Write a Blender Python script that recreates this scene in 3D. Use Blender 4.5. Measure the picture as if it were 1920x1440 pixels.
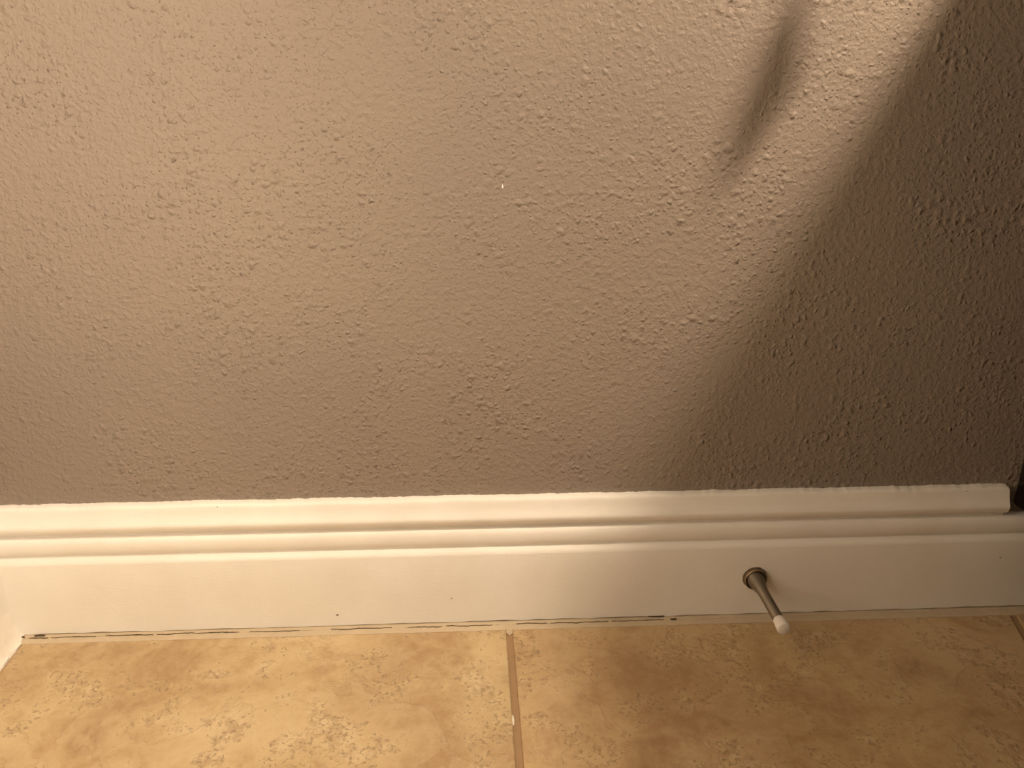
import bpy, bmesh, math, random
import numpy as np
from mathutils import Vector, Matrix, noise as mnoise

for o in list(bpy.data.objects):
    bpy.data.objects.remove(o, do_unlink=True)
scene = bpy.context.scene
COL = scene.collection
random.seed(7)

# ------------------------------------------------------------------ camera
F_PX = 1560.0
PITCH, YAW, ROLL = 0.35984, 0.05366, 0.00403
CAM = Vector((0.4288, -0.6909, 0.5041))
cp, sp, cy, sy = math.cos(PITCH), math.sin(PITCH), math.cos(YAW), math.sin(YAW)
fwd = Vector((sy * cp, cy * cp, -sp))
right = Vector((cy, -sy, 0))
up = right.cross(fwd)
c, s = math.cos(ROLL), math.sin(ROLL)
r2, u2 = c * right + s * up, -s * right + c * up
cam_data = bpy.data.cameras.new('camera')
cam = bpy.data.objects.new('camera', cam_data)
COL.objects.link(cam)
cam.matrix_world = Matrix(((r2.x, u2.x, -fwd.x, CAM.x), (r2.y, u2.y, -fwd.y, CAM.y),
                           (r2.z, u2.z, -fwd.z, CAM.z), (0, 0, 0, 1)))
cam_data.sensor_width = 36.0
cam_data.lens = F_PX / 1920.0 * 36.0
cam_data.clip_start = 0.01
scene.camera = cam

# ------------------------------------------------------------------ light
world = bpy.data.worlds.new('world'); scene.world = world
world.use_nodes = True
world.node_tree.nodes['Background'].inputs[0].default_value = (1, 0.75, 0.5, 1)
world.node_tree.nodes['Background'].inputs[1].default_value = 0.01
scene.view_settings.view_transform = 'Standard'
scene.view_settings.look = 'None'
scene.view_settings.exposure = 0.0
scene.view_settings.gamma = 1.0
scene.view_settings.use_curve_mapping = False

WARM = (1.0, 0.785, 0.57)
LAMP_POS = (1.0625, -0.45, 1.06)      # bulb of the lamp standing on the vanity
LAMP_R, LAMP_L = 0.027, 1950.0
COLUMN_POS = (0.100, -0.425)           # added column lamp, unseen, for soft light from the left
COLUMN_R, COLUMN_Z0, COLUMN_Z1, COLUMN_L = 0.085, 0.24, 0.88, 7.2

# ------------------------------------------------------------------ material helpers
def mat(name):
    m = bpy.data.materials.new(name); m.use_nodes = True
    nt = m.node_tree
    b = nt.nodes['Principled BSDF']
    return m, nt, b

def nd(nt, typ, **kw):
    n = nt.nodes.new(typ)
    for k, v in kw.items():
        if k.startswith('i_'):
            n.inputs[k[2:].replace('_', ' ')].default_value = v
        else:
            setattr(n, k, v)
    return n

def noise_tex(nt, vec, scale, detail=2.0, rough=0.5, distort=0.0, dim='3D'):
    n = nd(nt, 'ShaderNodeTexNoise', noise_dimensions=dim)
    n.inputs['Scale'].default_value = scale
    n.inputs['Detail'].default_value = detail
    n.inputs['Roughness'].default_value = rough
    n.inputs['Distortion'].default_value = distort
    nt.links.new(vec, n.inputs['Vector'])
    return n.outputs['Fac']

def ramp(nt, fac, stops):
    r = nd(nt, 'ShaderNodeValToRGB')
    e = r.color_ramp.elements
    while len(e) < len(stops):
        e.new(0.5)
    for el, (p, col) in zip(e, stops):
        el.position = p
        el.color = col if len(col) == 4 else (*col, 1)
    nt.links.new(fac, r.inputs['Fac'])
    return r.outputs['Color']

def g(v):
    return (v, v, v, 1)

def smooth(nt, fac, lo, hi, a=0.0, b=1.0):
    m = nd(nt, 'ShaderNodeMapRange', interpolation_type='SMOOTHSTEP')
    for k, v in (('From Min', lo), ('From Max', hi), ('To Min', a), ('To Max', b)):
        m.inputs[k].default_value = v
    nt.links.new(fac, m.inputs['Value'])
    return m.outputs['Result']

def math_n(nt, op, a, b=None):
    m = nd(nt, 'ShaderNodeMath', operation=op)
    for i, v in enumerate((a, b)):
        if v is None:
            continue
        if isinstance(v, (int, float)):
            m.inputs[i].default_value = v
        else:
            nt.links.new(v, m.inputs[i])
    return m.outputs[0]

def mixc(nt, fac, a, b):
    m = nd(nt, 'ShaderNodeMix', data_type='RGBA')
    for sock, v in ((m.inputs[0], fac), (m.inputs[6], a), (m.inputs[7], b)):
        if isinstance(v, (int, float)):
            sock.default_value = v
        elif isinstance(v, tuple):
            sock.default_value = v if len(v) == 4 else (*v, 1)
        else:
            nt.links.new(v, sock)
    return m.outputs[2]

def bump(nt, bsdf, height, dist, strength=1.0):
    b = nd(nt, 'ShaderNodeBump')
    b.inputs['Strength'].default_value = strength
    b.inputs['Distance'].default_value = dist
    nt.links.new(height, b.inputs['Height'])
    nt.links.new(b.outputs['Normal'], bsdf.inputs['Normal'])

def pos_vec(nt, scale=(1, 1, 1)):
    geo = nd(nt, 'ShaderNodeNewGeometry')
    mp = nd(nt, 'ShaderNodeMapping')
    mp.inputs['Scale'].default_value = scale
    nt.links.new(geo.outputs['Position'], mp.inputs['Vector'])
    return mp.outputs['Vector']

def plain(name, col, rough=0.5, metal=0.0, spec=0.5, bump_scale=None, bump_d=0.0002):
    m, nt, b = mat(name)
    v = pos_vec(nt)
    f = noise_tex(nt, v, 60.0, 4)
    cc = ramp(nt, f, [(0.3, tuple(x * 0.93 for x in col)), (0.7, tuple(min(1, x * 1.05) for x in col))])
    nt.links.new(cc, b.inputs['Base Color'])
    b.inputs['Roughness'].default_value = rough
    b.inputs['Metallic'].default_value = metal
    b.inputs['Specular IOR Level'].default_value = spec
    if bump_scale:
        bump(nt, b, noise_tex(nt, v, bump_scale, 3), bump_d)
    return m

# wall paint: taupe over an orange-peel texture
def wall_material():
    m, nt, b = mat('wall_paint')
    # wall-plane coordinates (along the wall, height), continuous round the corner
    geo = nd(nt, 'ShaderNodeNewGeometry')
    sx = nd(nt, 'ShaderNodeSeparateXYZ'); nt.links.new(geo.outputs['Position'], sx.inputs[0])
    cx = nd(nt, 'ShaderNodeCombineXYZ')
    nt.links.new(math_n(nt, 'SUBTRACT', sx.outputs[0], sx.outputs[1]), cx.inputs[0]); nt.links.new(sx.outputs[2], cx.inputs[1])
    v = cx.outputs[0]
    # spattered texture: rounded splats of two sizes, denser and sparser patches, fine roller grain
    wn = nd(nt, 'ShaderNodeTexNoise', noise_dimensions='2D'); wn.inputs['Scale'].default_value = 150.0; wn.inputs['Detail'].default_value = 1.0
    nt.links.new(v, wn.inputs['Vector'])
    wv = nd(nt, 'ShaderNodeVectorMath', operation='MULTIPLY_ADD')
    nt.links.new(wn.outputs['Color'], wv.inputs[0]); wv.inputs[1].default_value = (0.0040, 0.0040, 0.0040)
    nt.links.new(v, wv.inputs[2])
    def splat(scale, r_lo, r_hi):
        vo = nd(nt, 'ShaderNodeTexVoronoi', voronoi_dimensions='2D'); vo.inputs['Scale'].default_value = scale
        nt.links.new(wv.outputs[0], vo.inputs['Vector'])
        sep = nd(nt, 'ShaderNodeSeparateColor'); nt.links.new(vo.outputs['Color'], sep.inputs[0])
        rad = smooth(nt, sep.outputs[0], 0.25, 1.0, r_lo, r_hi)
        rat = math_n(nt, 'DIVIDE', vo.outputs['Distance'], rad)
        return math_n(nt, 'MULTIPLY', smooth(nt, rat, 0.0, 1.0, 1.0, 0.0), smooth(nt, sep.outputs[1], 0.1, 0.9, 0.25, 1.0))
    nf = noise_tex(nt, v, 430.0, 2, 0.6, 0, '2D')
    dens = smooth(nt, noise_tex(nt, v, 11.0, 1, 0.5, 0, '2D'), 0.35, 0.65, 0.45, 1.0)
    nm = smooth(nt, noise_tex(nt, v, 210.0, 1.5, 0.55, 0, '2D'), 0.38, 0.66)
    h = math_n(nt, 'ADD', math_n(nt, 'MULTIPLY', splat(118.0, 0.06, 0.60), 0.95),
               math_n(nt, 'MULTIPLY', splat(215.0, 0.15, 0.66), 0.60))
    h = math_n(nt, 'MULTIPLY', h, dens)
    h = math_n(nt, 'ADD', h, math_n(nt, 'MULTIPLY', nm, 0.22))
    h = math_n(nt, 'ADD', h, math_n(nt, 'MULTIPLY', nf, 0.24))
    bump(nt, b, h, 0.00125)
    f = noise_tex(nt, v, 5.0, 2, 0.5, 0, '2D')
    cc = ramp(nt, f, [(0.3, (0.246, 0.205, 0.171)), (0.7, (0.264, 0.221, 0.180))])
    nt.links.new(cc, b.inputs['Base Color'])
    b.inputs['Roughness'].default_value = 0.55
    b.inputs['Specular IOR Level'].default_value = 0.35
    return m

def trim_material():
    m, nt, b = mat('white_trim_paint')
    v = pos_vec(nt, (14, 260, 260))          # brush strokes run along the board
    st = noise_tex(nt, v, 5.0, 3, 0.55)
    v2 = pos_vec(nt)
    cc = ramp(nt, noise_tex(nt, v2, 18.0, 5, 0.6), [(0.3, (0.80, 0.775, 0.72)), (0.7, (0.85, 0.835, 0.79))])
    nt.links.new(cc, b.inputs['Base Color'])
    b.inputs['Roughness'].default_value = 0.42
    b.inputs['Specular IOR Level'].default_value = 0.4
    h = math_n(nt, 'ADD', math_n(nt, 'MULTIPLY', st, 0.35), math_n(nt, 'MULTIPLY', noise_tex(nt, v2, 240.0, 2), 0.2))
    bump(nt, b, h, 0.00035)
    return m

def tile_material():
    m, nt, b = mat('mottled_stone_tile')
    oi = nd(nt, 'ShaderNodeObjectInfo')
    geo = nd(nt, 'ShaderNodeNewGeometry')
    add = nd(nt, 'ShaderNodeVectorMath', operation='MULTIPLY_ADD')
    nt.links.new(oi.outputs['Random'], add.inputs[0])
    add.inputs[1].default_value = (3.7, 5.1, 0)
    nt.links.new(geo.outputs['Position'], add.inputs[2])
    v = add.outputs[0]
    big = noise_tex(nt, v, 7.0, 4, 0.55, 0.3, '2D')
    mid = noise_tex(nt, v, 19.0, 8, 0.66, 0.25, '2D')
    fine = noise_tex(nt, v, 80.0, 7, 0.72, 0.1, '2D')
    pit = noise_tex(nt, v, 260.0, 3, 0.6, 0.4, '2D')
    cloud = math_n(nt, 'ADD', math_n(nt, 'MULTIPLY', big, 0.5), math_n(nt, 'MULTIPLY', mid, 0.5))
    base = ramp(nt, cloud, [(0.40, (0.38, 0.255, 0.130)), (0.47, (0.46, 0.335, 0.185)),
                            (0.53, (0.54, 0.415, 0.235)), (0.60, (0.605, 0.485, 0.300))])
    # thin ragged plates of paler stone with brown borders
    plate = noise_tex(nt, v, 11.0, 7, 0.60, 0.35, '2D')
    edge = math_n(nt, 'MULTIPLY', smooth(nt, plate, 0.515, 0.53), smooth(nt, plate, 0.575, 0.53))
    lift = smooth(nt, plate, 0.52, 0.535)
    col = mixc(nt, math_n(nt, 'MULTIPLY', lift, 0.22), base, (0.62, 0.50, 0.315))
    col = mixc(nt, math_n(nt, 'MULTIPLY', edge, 0.24), col, (0.33, 0.215, 0.11))
    # brown mottling in ragged patches
    patch = smooth(nt, mid, 0.50, 0.60)
    mott = math_n(nt, 'MULTIPLY', patch, smooth(nt, fine, 0.44, 0.58))
    col = mixc(nt, math_n(nt, 'MULTIPLY', mott, 0.60), col, (0.31, 0.20, 0.10))
    # pits gathered inside the patches
    pits = math_n(nt, 'MULTIPLY', smooth(nt, pit, 0.58, 0.66), smooth(nt, mid, 0.49, 0.57))
    col = mixc(nt, math_n(nt, 'MULTIPLY', pits, 0.45), col, (0.17, 0.115, 0.06))
    col = mixc(nt, smooth(nt, fine, 0.30, 0.72, 0.0, 0.26), col, (0.64, 0.515, 0.33))
    tint = nd(nt, 'ShaderNodeMix', data_type='RGBA', blend_type='MULTIPLY'); tint.inputs[0].default_value = 1.0
    nt.links.new(col, tint.inputs[6]); nt.links.new(oi.outputs['Color'], tint.inputs[7])
    nt.links.new(tint.outputs[2], b.inputs['Base Color'])
    b.inputs['Roughness'].default_value = 0.5
    b.inputs['Specular IOR Level'].default_value = 0.35
    h = math_n(nt, 'ADD', math_n(nt, 'MULTIPLY', fine, 0.5), math_n(nt, 'MULTIPLY', mid, 0.8))
    h = math_n(nt, 'ADD', h, math_n(nt, 'MULTIPLY', lift, 0.25))
    h = math_n(nt, 'SUBTRACT', h, math_n(nt, 'MULTIPLY', pits, 0.4))
    bump(nt, b, h, 0.0009)
    return m

M_WALL = wall_material()
M_TRIM = trim_material()
M_WALL_FAR = plain('wall_paint_plain', (0.242, 0.203, 0.166), 0.55)
M_TILE = tile_material()
M_GROUT = plain('brown_grout', (0.33, 0.215, 0.115), 0.9, bump_scale=500)
M_CAULK = plain('aged_caulk', (0.52, 0.43, 0.30), 0.6, bump_scale=400, bump_d=0.0004)
M_CAULK_W = plain('white_caulk', (0.80, 0.77, 0.70), 0.5, bump_scale=300, bump_d=0.0003)
M_CRACK = plain('dirt_in_crack', (0.075, 0.048, 0.026), 0.95)
M_DIRT = plain('grime', (0.17, 0.12, 0.075), 0.95)
M_CEIL = plain('ceiling_paint', (0.62, 0.58, 0.52), 0.9)
M_STEEL = plain('tarnished_nickel', (0.27, 0.235, 0.185), 0.42, 0.85)
M_BRASS = plain('tarnished_brass', (0.24, 0.18, 0.11), 0.45, 0.7)
M_RUST = plain('chipped_paint_and_rust', (0.15, 0.10, 0.065), 0.9, bump_scale=900, bump_d=0.0005)
M_RUBBER = plain('white_rubber', (0.78, 0.74, 0.68), 0.55)
M_DARKWOOD = plain('dark_lacquered_wood', (0.008, 0.005, 0.004), 0.22)
M_STONE = plain('pale_stone_top', (0.68, 0.64, 0.57), 0.3)
M_METAL = plain('brushed_metal', (0.5, 0.46, 0.4), 0.35, 1.0)
M_WOOD = plain('pale_wood', (0.45, 0.30, 0.16), 0.5)
M_BRISTLE = plain('cream_bristle', (0.6, 0.52, 0.4), 0.9)
M_CHIP = plain('bare_white_plaster', (0.92, 0.9, 0.86), 0.8)

def emit(name, L):
    m, nt, b = mat(name)
    b.inputs['Base Color'].default_value = (0.9, 0.9, 0.9, 1)
    b.inputs['Emission Color'].default_value = (*WARM, 1)
    b.inputs['Emission Strength'].default_value = L
    return m

# ------------------------------------------------------------------ mesh helpers
def mesh_obj(name, verts, faces, m, parent=None, smooth_shade=False, sharp=None):
    me = bpy.data.meshes.new(name)
    me.from_pydata([tuple(v) for v in verts], [], [tuple(f) for f in faces])
    me.update()
    bm = bmesh.new(); bm.from_mesh(me)
    bmesh.ops.recalc_face_normals(bm, faces=bm.faces)
    bm.to_mesh(me); bm.free()
    if smooth_shade:
        me.polygons.foreach_set('use_smooth', [True] * len(me.polygons))
        if sharp:
            me.set_sharp_from_angle(angle=math.radians(sharp))
    me.materials.append(m)
    o = bpy.data.objects.new(name, me)
    COL.objects.link(o)
    if parent:
        o.parent = parent
    return o

def bm_obj(name, bm, m, parent=None, smooth_shade=False, sharp=None):
    me = bpy.data.meshes.new(name)
    bmesh.ops.recalc_face_normals(bm, faces=bm.faces)
    bm.to_mesh(me); bm.free()
    if smooth_shade:
        me.polygons.foreach_set('use_smooth', [True] * len(me.polygons))
        if sharp:
            me.set_sharp_from_angle(angle=math.radians(sharp))
    me.materials.append(m)
    o = bpy.data.objects.new(name, me)
    COL.objects.link(o)
    if parent:
        o.parent = parent
    return o

def box_bm(lo, hi, bev=0.0, seg=2):
    bm = bmesh.new()
    bmesh.ops.create_cube(bm, size=1.0)
    for v in bm.verts:
        v.co = Vector([(lo[i] + hi[i]) / 2 + v.co[i] * (hi[i] - lo[i]) for i in range(3)])
    if bev:
        bmesh.ops.bevel(bm, geom=list(bm.edges), offset=bev, segments=seg, affect='EDGES', profile=0.5)
    return bm

def box(name, lo, hi, m, parent=None, bev=0.0):
    return bm_obj(name, box_bm(lo, hi, bev), m, parent, bool(bev), 40)

def sweep_x(name, prof, xs, m, parent=None, wob=None, sharp=35):
    """prof: closed loop of (y, z); swept along the xs."""
    n = len(prof); V = []; F = []
    for i, x in enumerate(xs):
        for k, (y, z) in enumerate(prof):
            if wob:
                y, z = wob(x, k, y, z)
            V.append((x, y, z))
    for i in range(len(xs) - 1):
        for k in range(n):
            a = i * n + k; b_ = i * n + (k + 1) % n
            F.append((a, b_, b_ + n, a + n))
    F.append(tuple(range(n))); F.append(tuple((len(xs) - 1) * n + k for k in range(n)))
    return mesh_obj(name, V, F, m, parent, True, sharp)

def lathe(name, prof, m, parent=None, seg=48, axis='Z', sharp=40):
    """prof: list of (r, h); revolved about the axis (Z up, or -Y out of the wall)."""
    V = []; F = []
    for r, h in prof:
        for k in range(seg):
            a = 2 * math.pi * k / seg
            if axis == 'Z':
                V.append((r * math.cos(a), r * math.sin(a), h))
            elif axis == 'Y':
                V.append((r * math.cos(a), -h, r * math.sin(a)))
            else:
                V.append((h, r * math.cos(a), r * math.sin(a)))
    n = len(prof)
    for i in range(n - 1):
        for k in range(seg):
            k2 = (k + 1) % seg
            F.append((i * seg + k, i * seg + k2, (i + 1) * seg + k2, (i + 1) * seg + k))
    F.append(tuple(range(seg))); F.append(tuple((n - 1) * seg + k for k in range(seg)))
    return mesh_obj(name, V, F, m, parent, True, sharp)

def tube_verts(path, rad, seg=8):
    V = []; F = []
    n = len(path)
    for i, p in enumerate(path):
        p = Vector(p)
        t = (Vector(path[min(i + 1, n - 1)]) - Vector(path[max(i - 1, 0)])).normalized()
        a = t.cross(Vector((0, 1, 0)))
        if a.length < 0.05:
            a = t.cross(Vector((1, 0, 0)))
        a.normalize(); b_ = t.cross(a)
        for k in range(seg):
            an = 2 * math.pi * k / seg
            V.append(p + rad * (math.cos(an) * a + math.sin(an) * b_))
    for i in range(n - 1):
        for k in range(seg):
            k2 = (k + 1) % seg
            F.append((i * seg + k, i * seg + k2, (i + 1) * seg + k2, (i + 1) * seg + k))
    F.append(tuple(range(seg))); F.append(tuple((n - 1) * seg + k for k in range(seg)))
    return V, F

def empty(name, loc):
    o = bpy.data.objects.new(name, None); COL.objects.link(o)
    o.location = loc; o.empty_display_size = 0.05
    return o

def tag(o, label, cat=None, kind=None):
    o['label'] = label
    if cat:
        o['category'] = cat
    if kind:
        o['kind'] = kind
    return o

def n1(x, sc, seed=0.0):
    return mnoise.noise(Vector((x * sc, seed * 7.13, seed * 3.7)))

# ------------------------------------------------------------------ room shell
XL, XR, YF, ZC = -0.018, 2.78, -3.30, 2.45
wall_back = box('wall_back', (XL - 0.1, 0.0, -0.05), (XR + 0.1, 0.1, ZC), M_WALL)
tag(wall_back, 'taupe painted wall with orange-peel texture above the white baseboard', kind='structure')

# left wall with a soft plastered inside corner (concave fillet) against the back wall
R = 0.026
V = []; F = []
prof = [(XL, YF), (XL, -R)]
for k in range(1, 13):
    a = math.pi / 2 * k / 12
    prof.append((XL + R - R * math.cos(a), -R + R * math.sin(a)))
prof += [(XL + R, 0.0004), (XL - 0.1, 0.0004), (XL - 0.1, YF)]
nP = len(prof)
for z in (0.134, ZC):
    for x, y in prof:
        V.append((x, min(y, -0.0002) if y <= 0 else -0.0001, z))
for k in range(nP):
    F.append((k, (k + 1) % nP, nP + (k + 1) % nP, nP + k))
F.append(tuple(range(nP))); F.append(tuple(nP + k for k in range(nP)))
wall_left = mesh_obj('wall_left', V, F, M_WALL, None, True, 30)
tag(wall_left, 'taupe painted wall turning the corner at the left edge', kind='structure')
lower = box('wall_base', (XL - 0.1, YF, -0.05), (XL, -0.0002, 0.134), M_WALL, wall_left)

wall_right = box('wall_right', (XR, YF, -0.05), (XR + 0.1, 0, ZC), M_WALL_FAR)
tag(wall_right, 'taupe painted side wall beyond the vanity', kind='structure')
wall_front = box('wall_front', (XL - 0.1, YF - 0.1, -0.05), (XR + 0.1, YF, ZC), M_WALL_FAR)
tag(wall_front, 'taupe painted wall behind the viewer', kind='structure')
ceiling = box('ceiling', (XL - 0.1, YF - 0.1, ZC), (XR + 0.1, 0.1, ZC + 0.1), M_CEIL)
tag(ceiling, 'plain off-white ceiling of the small room', kind='structure')

# ------------------------------------------------------------------ floor: grout bed and tiles
floor = box('floor', (XL - 0.1, YF - 0.1, -0.05), (XR + 0.1, 0.1, -0.0016), M_GROUT)
tag(floor, 'tan mottled stone-look tile floor with brown grout', kind='structure')

def tile(poly, dz=0.0, tint=(1, 1, 1)):
    """poly: corners (x, y) counter-clockwise; a slab with softly rounded arris."""
    n = len(poly)
    P = [Vector((x, y)) for x, y in poly]
    def inset(d):
        out = []
        for i in range(n):
            a, b_, c_ = P[i - 1], P[i], P[(i + 1) % n]
            e1 = (b_ - a).normalized(); e2 = (c_ - b_).normalized()
            n1_ = Vector((-e1.y, e1.x)); n2_ = Vector((-e2.y, e2.x))
            bis = (n1_ + n2_); k = 2.0 / bis.length_squared
            out.append(b_ + bis * (d * k))
        return out
    rings = [(0.0, -0.008), (0.0, -0.0012), (0.0003, -0.0005), (0.0012, 0.0)]
    V = []; F = []
    for d, z in rings:
        for q in inset(d):
            V.append((q.x, q.y, z + dz))
    for r in range(3):
        for k in range(n):
            F.append((r * n + k, r * n + (k + 1) % n, (r + 1) * n + (k + 1) % n, (r + 1) * n + k))
    F.append(tuple(3 * n + k for k in range(n))); F.append(tuple(range(n)))
    o = mesh_obj('tile', V, F, M_TILE, floor, True, 25)
    o.color = (*tint, 1.0)          # slight batch difference between tiles
    return o

G = 0.0062
Y0 = -0.0235
TX = [0.006, 0.4597, 0.4659]
yb = -0.49
def slant(y, off=0.0):            # the cut joint at the right runs a little askew
    return 0.9622 + (y + 0.0212) * 0.268 + off
tile([(TX[0], yb), (TX[1], yb), (TX[1], Y0), (TX[0], Y0)])
tile([(TX[2], yb), (slant(yb), yb), (slant(Y0), Y0), (TX[2], Y0)], 0.0, (0.95, 0.895, 0.85))
tile([(slant(yb, 0.0066), yb), (1.32, yb), (1.32, Y0), (slant(Y0, 0.0066), Y0)], 0.0006)
tile([(1.3262, yb), (1.86, yb), (1.86, Y0), (1.3262, Y0)])
tile([(1.8662, yb), (2.32, yb), (2.32, Y0), (1.8662, Y0)])
tile([(2.3262, yb), (2.76, yb), (2.76, Y0), (2.3262, Y0)])
xe = [0.006, 0.4597, 0.4659, 0.92, 0.9262, 1.39, 1.3962, 1.86, 1.8662, 2.32, 2.3262, 2.76]
for r in range(6):
    y1 = yb - G - r * 0.4662
    y2 = max(y1 - 0.46, YF + 0.01)
    for k in range(0, 12, 2):
        tile([(xe[k], y2), (xe[k + 1], y2), (xe[k + 1], y1), (xe[k], y1)])

# ------------------------------------------------------------------ baseboards
XEND, XNOTCH = 2.77, 0.9430
# (depth from the wall, z): a flat board with eased edge and a half-round bead above it
body = [(0.0140, 0.0030), (0.0140, 0.0500), (0.0140, 0.0768), (0.0138, 0.0780), (0.0131, 0.0796),
        (0.0119, 0.0811), (0.0104, 0.0821), (0.0088, 0.0826), (0.0080, 0.0832), (0.0082, 0.0848),
        (0.0102, 0.0862), (0.0113, 0.0884), (0.0119, 0.0915), (0.0120, 0.0945), (0.0117, 0.0975),
        (0.0109, 0.1000), (0.0097, 0.1016), (0.0084, 0.1025), (0.0070, 0.1031), (0.0, 0.1032), (0.0, 0.0040)]
capp = [(0.0, 0.1033), (0.0064, 0.1033), (0.0064, 0.1052), (0.0074, 0.1064), (0.0102, 0.1074), (0.0121, 0.1098),
        (0.0131, 0.1130), (0.0134, 0.1148), (0.0131, 0.1160), (0.0122, 0.1178), (0.0108, 0.1204),
        (0.0095, 0.1236), (0.0086, 0.1270), (0.0080, 0.1300), (0.0072, 0.1322), (0.0058, 0.1334), (0.0, 0.1338)]

def wob_body(x, k, y, z):
    if k == 0:
        z += 0.0007 * n1(x, 60, 1) + 0.0005 * n1(x, 14, 2)
    if 2 <= k <= 18:
        z += 0.00018 * n1(x, 70, 3)
        y += 0.00012 * n1(x, 90, 4 + k * 0.1)
    return y, z

def wob_cap(x, k, y, z):
    if 1 <= k <= 12:
        y += 0.00014 * n1(x, 80, 5 + k * 0.1); z += 0.00015 * n1(x, 60, 6)
    if k >= 13:
        e = 0.0006 * n1(x, 34, 8) + 0.0006 * n1(x, 150, 9) + 0.0004 * n1(x, 420, 10)
        z += e + 0.0007 * math.exp(-((x - 0.19) / 0.035) ** 2)
    # worn, rounded end of the sawn-off moulding
    d = XNOTCH - x
    if d < 0.002 and k >= 12:
        z -= (0.002 - d) ** 2 * 300 * (k - 11) / 5
    return y, z

xs_body = list(np.linspace(XL, 1.0, 420)) + list(np.linspace(1.01, XEND, 40))
base_back = sweep_x('baseboard_back', [(-d, z) for d, z in body], xs_body, M_TRIM, None, wob_body, 50)
tag(base_back, 'white painted wooden baseboard along the textured wall', kind='structure')
xs_cap = list(np.linspace(XL, XNOTCH - 0.004, 700)) + [XNOTCH - 0.003, XNOTCH - 0.002, XNOTCH - 0.001, XNOTCH - 0.0003, XNOTCH]
cap_mold = sweep_x('cap_molding', [(-d, z) for d, z in capp], xs_cap, M_TRIM, base_back, wob_cap, 60)
cap_mold['label'] = 'upper lip of the moulding, sawn off at the right end'

# left baseboard: the same board turned along the left wall
prof_l = body[:-2] + [(0.0083, 0.1046), (0.0106, 0.1078), (0.0131, 0.1130), (0.0131, 0.1160),
                      (0.0108, 0.1204), (0.0086, 0.1270), (0.0072, 0.1322), (0.0, 0.1334), (0.0, 0.0040)]
V = []; F = []
ys = list(np.linspace(-0.009, -0.3, 100)) + list(np.linspace(-0.32, YF, 30))
n = len(prof_l)
for y in ys:
    for k, (d, z) in enumerate(prof_l):
        e = 0.0006 * n1(y, 40, 12) * (1 if k < 2 else 0.3)
        V.append((XL + d + (e if d > 0.001 else 0), y, z))
for i in range(len(ys) - 1):
    for k in range(n):
        F.append((i * n + k, i * n + (k + 1) % n, (i + 1) * n + (k + 1) % n, (i + 1) * n + k))
F.append(tuple(range(n))); F.append(tuple((len(ys) - 1) * n + k for k in range(n)))
base_left = mesh_obj('baseboard_left', V, F, M_TRIM, None, True, 50)
tag(base_left, 'white painted baseboard meeting the corner at the left edge', kind='structure')

# caulk between the back baseboard and the tiles, split by a crack
def caulk_strip(name, xs, yin, yout, z_in, z_out, m, parent, seed):
    V = []; F = []
    rows = 7
    for x in xs:
        a = 0.0005 * n1(x, 55, seed) + 0.0003 * n1(x, 170, seed + 1)
        for r in range(rows):
            t = r / (rows - 1)
            y = yin + (yout - yin) * t + (a if r in (0, rows - 1) else a * 0.4)
            z = z_in + (z_out - z_in) * t ** 0.8 + 0.0004 * math.sin(math.pi * t) + 0.00025 * n1(x * 3 + r * 5.1, 60, seed + 2)
            V.append((x, y, z))
        V.append((x, yout, -0.003)); V.append((x, yin, -0.003))
    n_ = rows + 2
    for i in range(len(xs) - 1):
        for k in range(n_):
            F.append((i * n_ + k, i * n_ + (k + 1) % n_, (i + 1) * n_ + (k + 1) % n_, (i + 1) * n_ + k))
    F.append(tuple(range(n_))); F.append(tuple((len(xs) - 1) * n_ + k for k in range(n_)))
    return mesh_obj(name, V, F, m, parent, True, 60)

xs_c = list(np.linspace(0.002, 1.0, 800)) + list(np.linspace(1.005, XEND, 40))
inner = caulk_strip('caulk_bead', xs_c, -0.0125, -0.0182, 0.0021, 0.0015, M_CAULK, base_back, 21)
outer = caulk_strip('caulk_bead', xs_c, -0.0186, -0.0252, 0.0017, 0.0004, M_CAULK, base_back, 31)

# ragged dark cracks in the caulk
def crack(x0, x1, yc, w, seed, zt=0.0024):
    n_ = max(8, int((x1 - x0) / 0.0012))
    V = []; F = []
    for i in range(n_ + 1):
        t = i / n_; x = x0 + (x1 - x0) * t
        ww = 0.8 * w * (0.55 + 0.6 * abs(n1(x, 160, seed))) * min(1, 6 * t + 0.15, 6 * (1 - t) + 0.15)
        y = yc + 0.0011 * n1(x, 70, seed + 1) + 0.0007 * n1(x, 260, seed + 2)
        for sgn in (-1, 1):
            V.append((x, y + sgn * ww / 2, zt)); V.append((x, y + sgn * ww / 2, zt - 0.0012))
    for i in range(n_):
        a = i * 4; b_ = a + 4
        F += [(a, b_, b_ + 2, a + 2), (a, a + 1, b_ + 1, b_), (a + 2, b_ + 2, b_ + 3, a + 3), (a + 1, a + 3, b_ + 3, b_ + 1)]
    F += [(0, 2, 3, 1), (n_ * 4, n_ * 4 + 1, n_ * 4 + 3, n_ * 4 + 2)]
    return mesh_obj('crack', V, F, M_CRACK, base_back)

for i, (a, b_, yc, w) in enumerate([
        (0.010, 0.028, -0.0185, 0.0014), (0.030, 0.072, -0.0187, 0.0009), (0.080, 0.125, -0.0180, 0.0013),
        (0.128, 0.205, -0.0183, 0.0009), (0.215, 0.262, -0.0187, 0.0007), (0.292, 0.350, -0.0186, 0.0010),
        (0.365, 0.398, -0.0190, 0.0008), (0.402, 0.447, -0.0186, 0.0011), (0.470, 0.500, -0.0183, 0.0012),
        (0.503, 0.560, -0.0186, 0.0008), (0.563, 0.615, -0.0183, 0.0007)]):
    crack(a, b_, yc, w, 40 + i, 0.0022)
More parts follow.
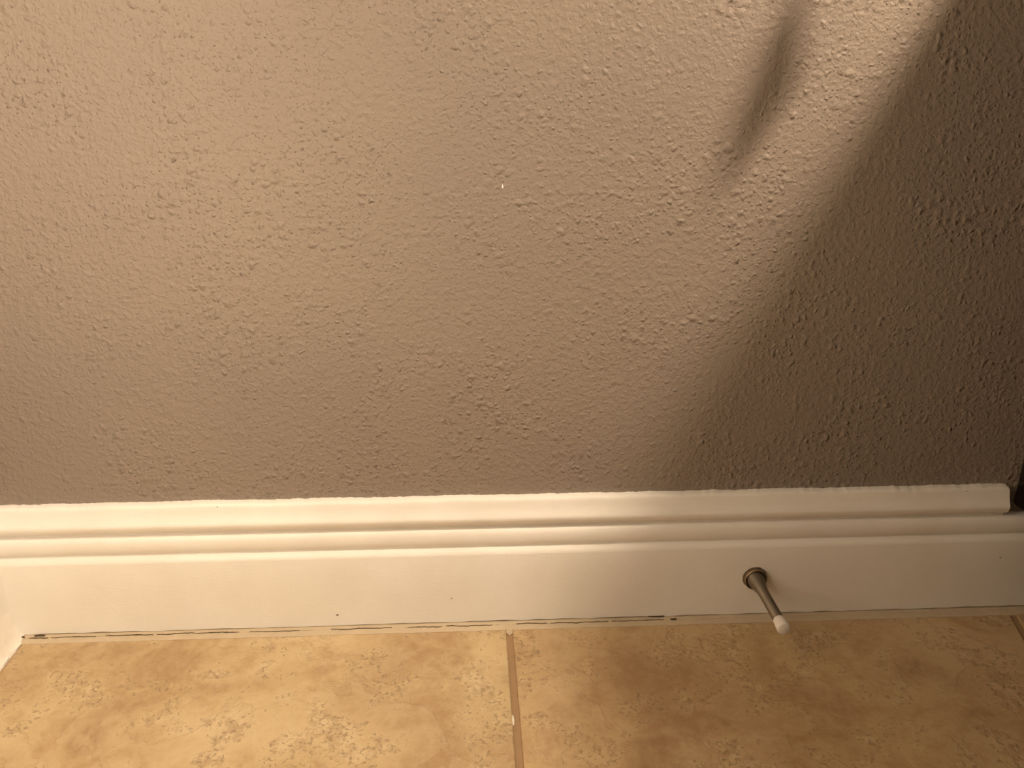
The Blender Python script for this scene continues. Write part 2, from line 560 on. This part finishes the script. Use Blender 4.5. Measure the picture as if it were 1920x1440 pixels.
# small crumbs of grime where the board meets the caulk
for i, (x, y, l) in enumerate([(0.600, -0.0138, 0.016), (0.621, -0.019, 0.006), (0.014, -0.0155, 0.010), (0.0, -0.017, 0.006)]):
    o = crack(x, x + l, y - 0.0006, 0.0018, 70 + i, 0.0034)
    o.name = 'grime_fleck'; o.data.materials[0] = M_CRACK

# white caulk smear on top of the centre grout joint and a chip further out
def blob(name, cx, cy_, rx, ry, h, m, parent, seed, z0=-0.0012):
    bm = bmesh.new()
    bmesh.ops.create_icosphere(bm, subdivisions=3, radius=1)
    for v in bm.verts:
        k = 1 + 0.28 * mnoise.noise(v.co * 1.7 + Vector((seed, 0, 0)))
        v.co = Vector((cx + v.co.x * rx * k, cy_ + v.co.y * ry * k, z0 + v.co.z * h * k))
    return bm_obj(name, bm, m, parent, True)
blob('caulk_smear', 0.4628, -0.0265, 0.0038, 0.0050, 0.0012, M_CAULK, base_back, 3, -0.0008)
blob('caulk_smear', 0.4603, -0.143, 0.0011, 0.0062, 0.0017, M_CAULK_W, floor, 9)

# caulk fillet along the left board, swelling in the corner
V = []; F = []
ys = list(np.linspace(-0.012, -0.20, 120)) + list(np.linspace(-0.21, YF + 0.01, 30))
for y in ys:
    sw = math.exp(-((y + 0.02) / 0.012) ** 2)
    e = 0.0009 * n1(y, 70, 51) + 0.0006 * n1(y, 230, 52)
    for k in range(8):
        t = k / 7
        V.append((-0.0050 + 0.0095 * t ** 1.25 + (e if k > 4 else 0.2 * e) + 0.001 * sw * t,
                  y, 0.040 * (1 - t) ** 1.9 + 0.0008 + 0.0005 * n1(y, 120, 53 + k)))
    V.append((0.0045, y, -0.004)); V.append((-0.0060, y, -0.004))
n = 10
for i in range(len(ys) - 1):
    for k in range(n):
        F.append((i * n + k, i * n + (k + 1) % n, (i + 1) * n + (k + 1) % n, (i + 1) * n + k))
F.append(tuple(range(n))); F.append(tuple((len(ys) - 1) * n + k for k in range(n)))
mesh_obj('caulk_bead', V, F, M_CAULK_W, base_left, True, 60)

# ------------------------------------------------------------------ small marks
def flake(name, pts, y0, th, m, parent):
    """a thin raised chip on the wall: outline of (x, z)"""
    n_ = len(pts)
    V = [(x, y0 + 0.0002, z) for x, z in pts]
    cx = sum(p[0] for p in pts) / n_; cz = sum(p[1] for p in pts) / n_
    V += [(cx + (x - cx) * 0.8, y0 - th, cz + (z - cz) * 0.8) for x, z in pts]
    F = [tuple(range(n_)), tuple(n_ + k for k in range(n_))]
    F += [(k, (k + 1) % n_, n_ + (k + 1) % n_, n_ + k) for k in range(n_)]
    return mesh_obj(name, V, F, m, parent)

def dot(name, x, z, y0, r, m, parent, seed=1, ex=1.0, ez=1.0):
    pts = []
    for k in range(10):
        a = 2 * math.pi * k / 10
        rr = r * (1 + 0.35 * n1(k * 0.37, 3.1, seed))
        pts.append((x + ex * rr * math.cos(a), z + ez * rr * math.sin(a)))
    return flake(name, pts, y0, 0.0003, m, parent)

o = flake('paint_chip', [(0.4566, 0.4146), (0.4580, 0.4144), (0.4583, 0.4160), (0.4576, 0.4180), (0.4571, 0.4172)], 0, 0.0006, M_CHIP, wall_back)
o['label'] = 'tiny bare white chip in the wall paint'
dot('scuff_mark', 0.1261, 0.1537, 0, 0.0011, M_DIRT, wall_back, 2, 0.8, 1.4)
dot('scuff_mark', 0.0855, 0.1485, 0, 0.0008, M_DIRT, wall_back, 5, 1.3, 0.8)
dot('nail_hole', 0.4081, 0.0302, -0.0140, 0.0006, M_CRACK, base_back, 3)
dot('dent', 0.2985, 0.0150, -0.0140, 0.0011, M_DIRT, base_back, 4, 1.2, 0.9)
dot('nail_hole', 0.945, 0.0600, -0.0140, 0.0007, M_CRACK, base_back, 6, 1.6, 0.6)
for x, z in ((0.197, 0.1312), (0.185, 0.1215), (0.176, 0.1205), (0.90, 0.1305)):
    dot('nail_hole', x, z, -0.0089 if z < 0.125 else -0.0078, 0.0005, M_CRACK, cap_mold, x * 40)
# scratch: a short chain of raised crumbs on the wall
for k in range(9):
    t = k / 8
    dot('scratch', 0.3600 + 0.0075 * t + 0.0006 * n1(k, 1.3, 4), 0.2700 + 0.0215 * t, 0, 0.0006 + 0.0003 * abs(n1(k, 2.1, 6)), M_WALL, wall_back, k)

# ------------------------------------------------------------------ spring door stop
stop = empty('door_stop', (0.7020, -0.0140, 0.0444))
tag(stop, 'dark metal spring door stop with a white rubber tip screwed into the baseboard', 'door stop')
# chipped paint around the plate
V = []; F = []
ns = 90
for k in range(ns):
    a = 2 * math.pi * k / ns
    ro = 0.0116 + 0.0005 * mnoise.noise(Vector((math.cos(a) * 6, math.sin(a) * 6, 1))) + 0.0006 * random.random() * (0.3 + 0.7 * (math.sin(a - 0.6) > -0.3))
    V += [(ro * math.cos(a), 0.0004, ro * math.sin(a)), (ro * math.cos(a), -0.0006, ro * math.sin(a)),
          (0.0095 * math.cos(a), -0.0008, 0.0095 * math.sin(a)), (0.0095 * math.cos(a), 0.0004, 0.0095 * math.sin(a))]
for k in range(ns):
    a = k * 4; b_ = ((k + 1) % ns) * 4
    for j in range(4):
        F.append((a + j, a + (j + 1) % 4, b_ + (j + 1) % 4, b_ + j))
o = mesh_obj('chipped_ring', V, F, M_RUST, stop)
o['label'] = 'ring of chipped paint and rust round the plate'
# dished plate
plate = lathe('base_plate', [(0.0004, 0.0002), (0.0108, 0.0002), (0.0112, 0.0010), (0.0113, 0.0030), (0.0110, 0.0042),
                     (0.0103, 0.0048), (0.0096, 0.0044), (0.0093, 0.0030), (0.0090, 0.0014), (0.0003, 0.0012)], M_BRASS, stop, 56, 'Y')
# tightly wound spring: flared foot, straight shank; it droops a little
LEN = 0.0665
def spring_r(h):
    pts = [(0.0014, 0.0080), (0.006, 0.0077), (0.010, 0.0070), (0.015, 0.0058), (0.020, 0.0049), (0.026, 0.0044), (0.07, 0.0043)]
    for (a, ra), (b_, rb) in zip(pts, pts[1:]):
        if h <= b_:
            t = max(0, (h - a) / (b_ - a)); t = t * t * (3 - 2 * t) if b_ > 0.05 else t
            return ra + (rb - ra) * t
    return pts[-1][1]
def droop(h):
    return Vector((0.0004 * (h / LEN) ** 2, -h, -0.0006 * (h / LEN) ** 2))
turns, sg = 56, 22
path = []
N = turns * sg
for i in range(N + 1):
    t = i / N; h = 0.0020 + (LEN - 0.0020) * t
    a = 2 * math.pi * turns * t; r = spring_r(h)
    path.append(droop(h) + Vector((r * math.cos(a), 0, r * math.sin(a))))
V, F = tube_verts(path, 0.00062, 6)
coil = mesh_obj('spring', V, F, M_STEEL, stop, True)
# filler core whose dark colour paints the shade between the coils
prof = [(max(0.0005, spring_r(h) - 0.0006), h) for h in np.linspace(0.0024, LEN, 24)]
core = lathe('coil_shade_core', prof, plain('shadowed_steel', (0.10, 0.08, 0.055), 0.6, 0.6), coil, 24, 'Y')
# rubber tip
tipo = lathe('rubber_tip', [(0.0030, 0.0), (0.0050, 0.0), (0.0054, 0.0005), (0.0057, 0.004), (0.0061, 0.010), (0.0062, 0.0122), (0.0059, 0.0132),
                     (0.0051, 0.0137), (0.0002, 0.0138)], M_RUBBER, stop, 40, 'Y', 60)
d = droop(LEN); tipo.location = (d.x, d.y + 0.0008, d.z)
tipo['label'] = 'white rubber tip'

# ------------------------------------------------------------------ vanity at the right edge
VX0, VX1, VYF, VZ0, VZ1 = 0.9520, 1.70, -0.52, 0.1125, 0.745
van = empty('vanity_cabinet', ((VX0 + VX1) / 2, -0.26, 0.0))
tag(van, 'dark lacquered cabinet on feet, just showing at the right edge above the baseboard', 'cabinet')
def vbox(name, lo, hi, m, bev, par=van):
    o = box(name, lo, hi, m, None, bev)
    o.parent = par
    w = Vector(par.location) if par.parent is None else Vector(par.parent.location)
    o.matrix_parent_inverse = Matrix.Translation(-w)
    return o
vbox('body', (VX0, VYF + 0.02, VZ0), (VX1, -0.0015, VZ1), M_DARKWOOD, 0.004)
vbox('worktop', (0.9075, VYF - 0.03, VZ1), (VX1 + 0.03, -0.001, VZ1 + 0.03), M_STONE, 0.004)
for k in range(2):
    x0 = VX0 + 0.02 + k * 0.36
    dr = vbox('door', (x0, VYF, VZ0 + 0.02), (x0 + 0.352, VYF + 0.02, VZ1 - 0.02), M_DARKWOOD, 0.003)
    xk = x0 + (0.32 if k == 0 else 0.03)
    kn = lathe('knob', [(0.004, 0), (0.005, 0.012), (0.013, 0.018), (0.014, 0.024), (0.010, 0.029), (0.001, 0.030)], M_METAL, None, 24, 'Y')
    kn.parent = dr; kn.location = (xk, VYF, 0.5)
for x in (VX0 + 0.05, VX1 - 0.05):
    for y in (VYF + 0.06, -0.06):
        o = lathe('leg', [(0.014, 0.0008), (0.016, 0.004), (0.024, VZ0 - 0.01), (0.026, VZ0 + 0.002)], M_DARKWOOD, van, 20, 'Z')
        o.location = (x - van.location.x, y - van.location.y, 0)

# lamp standing on the vanity top
lx, ly, lz = LAMP_POS
zt = VZ1 + 0.03
lamp = empty('table_lamp', (lx, ly, zt))
tag(lamp, 'small metal lamp with a bare warm bulb standing on the vanity top', 'lamp')
hb = lz - LAMP_R - zt
lathe('base', [(0.001, 0.0), (0.06, 0.0), (0.062, 0.006), (0.05, 0.014), (0.015, 0.02), (0.008, 0.03)], M_METAL, lamp, 40)
lathe('stem', [(0.006, 0.02), (0.006, hb - 0.035)], M_METAL, lamp, 20)
lathe('socket', [(0.006, hb - 0.04), (0.013, hb - 0.035), (0.013, hb - 0.005), (0.010, hb + 0.001)], M_METAL, lamp, 24)
bm = bmesh.new(); bmesh.ops.create_icosphere(bm, subdivisions=3, radius=LAMP_R)
o = bm_obj('bulb', bm, emit('lamp_glow', LAMP_L), lamp, True); o.location = (0, 0, lz - zt)

# unseen column lamp, added and shaped to soften the left light
gx, gy = COLUMN_POS
nl = empty('added_column_lamp', (gx, gy, 0.0))
tag(nl, 'added floor lamp with a glowing paper column, unseen, softening the light from the left', 'lamp')
lathe('base', [(0.001, 0.0004), (0.085, 0.0004), (0.087, 0.006), (0.08, 0.014), (0.012, 0.02)], M_METAL, nl, 40)
lathe('pole', [(0.007, 0.016), (0.007, COLUMN_Z0 + 0.01)], M_METAL, nl, 20)
lathe('shade', [(0.010, COLUMN_Z0), (COLUMN_R - 0.004, COLUMN_Z0), (COLUMN_R, COLUMN_Z0 + 0.004), (COLUMN_R, 0.45), (COLUMN_R, 0.65),
                (COLUMN_R, COLUMN_Z1 - 0.004), (COLUMN_R - 0.004, COLUMN_Z1), (0.002, COLUMN_Z1)], emit('added_column_glow', COLUMN_L), nl, 32)

# ------------------------------------------------------------------ added hook and brush above the view, shaped to cast a shadow streak
hx, hy, hz = 0.822, -0.150, 1.010
hook = empty('added_hook', (hx, 0, hz))
tag(hook, 'unseen long metal hook, added to carry the shadow-casting brush', 'hook')
lathe('rosette', [(0.001, 0.0005), (0.022, 0.0005), (0.022, 0.005), (0.017, 0.008), (0.001, 0.0085)], M_METAL, hook, 32, 'Y')
V, F = tube_verts([(0, -0.006, 0), (0, -0.05, 0), (0, -0.145, 0.0), (0, -0.160, 0.006), (0, -0.166, 0.02)], 0.004, 10)
mesh_obj('arm', V, F, M_METAL, hook, True)
brush = empty('streak_caster', (hx, hy, hz))
tag(brush, 'unseen brush shape, added to cast the thin shadow streak on the wall', 'brush')
V, F = tube_verts([(0.0, 0, -0.012), (-0.003, 0, -0.12), (-0.008, 0, -0.22), (-0.0122, 0, -0.292)], 0.0036, 12)
mesh_obj('handle', V, F, M_WOOD, brush, True)
V, F = tube_verts([(0.006 * math.cos(a), 0, -0.004 + 0.009 * math.sin(a)) for a in np.linspace(-1.6, 4.7, 20)], 0.0012, 6)
mesh_obj('loop', V, F, M_BRISTLE, brush, True)
def paddle(name, w, th, yo, m, par):
    V = []; F = []; sg = 16
    st = [(-0.288, -0.0122, 0.38), (-0.304, -0.0140, 0.60), (-0.318, -0.0165, 0.95), (-0.330, -0.0195, 1.0), (-0.342, -0.0235, 0.75), (-0.354, -0.028, 0.45), (-0.366, -0.0325, 0.15)]
    for z, x, k in st:
        for j in range(sg):
            a = 2 * math.pi * j / sg
            V.append((x + w * k * math.cos(a), yo + th * (0.5 + 0.5 * k) * math.sin(a), z))
    for i in range(len(st) - 1):
        for j in range(sg):
            j2 = (j + 1) % sg
            F.append((i * sg + j, i * sg + j2, (i + 1) * sg + j2, (i + 1) * sg + j))
    F.append(tuple(range(sg))); F.append(tuple((len(st) - 1) * sg + j for j in range(sg)))
    return mesh_obj(name, V, F, m, par, True)
hd = paddle('head', 0.0108, 0.006, 0.0, M_WOOD, brush)
paddle('bristles', 0.0090, 0.008, -0.010, M_BRISTLE, hd)
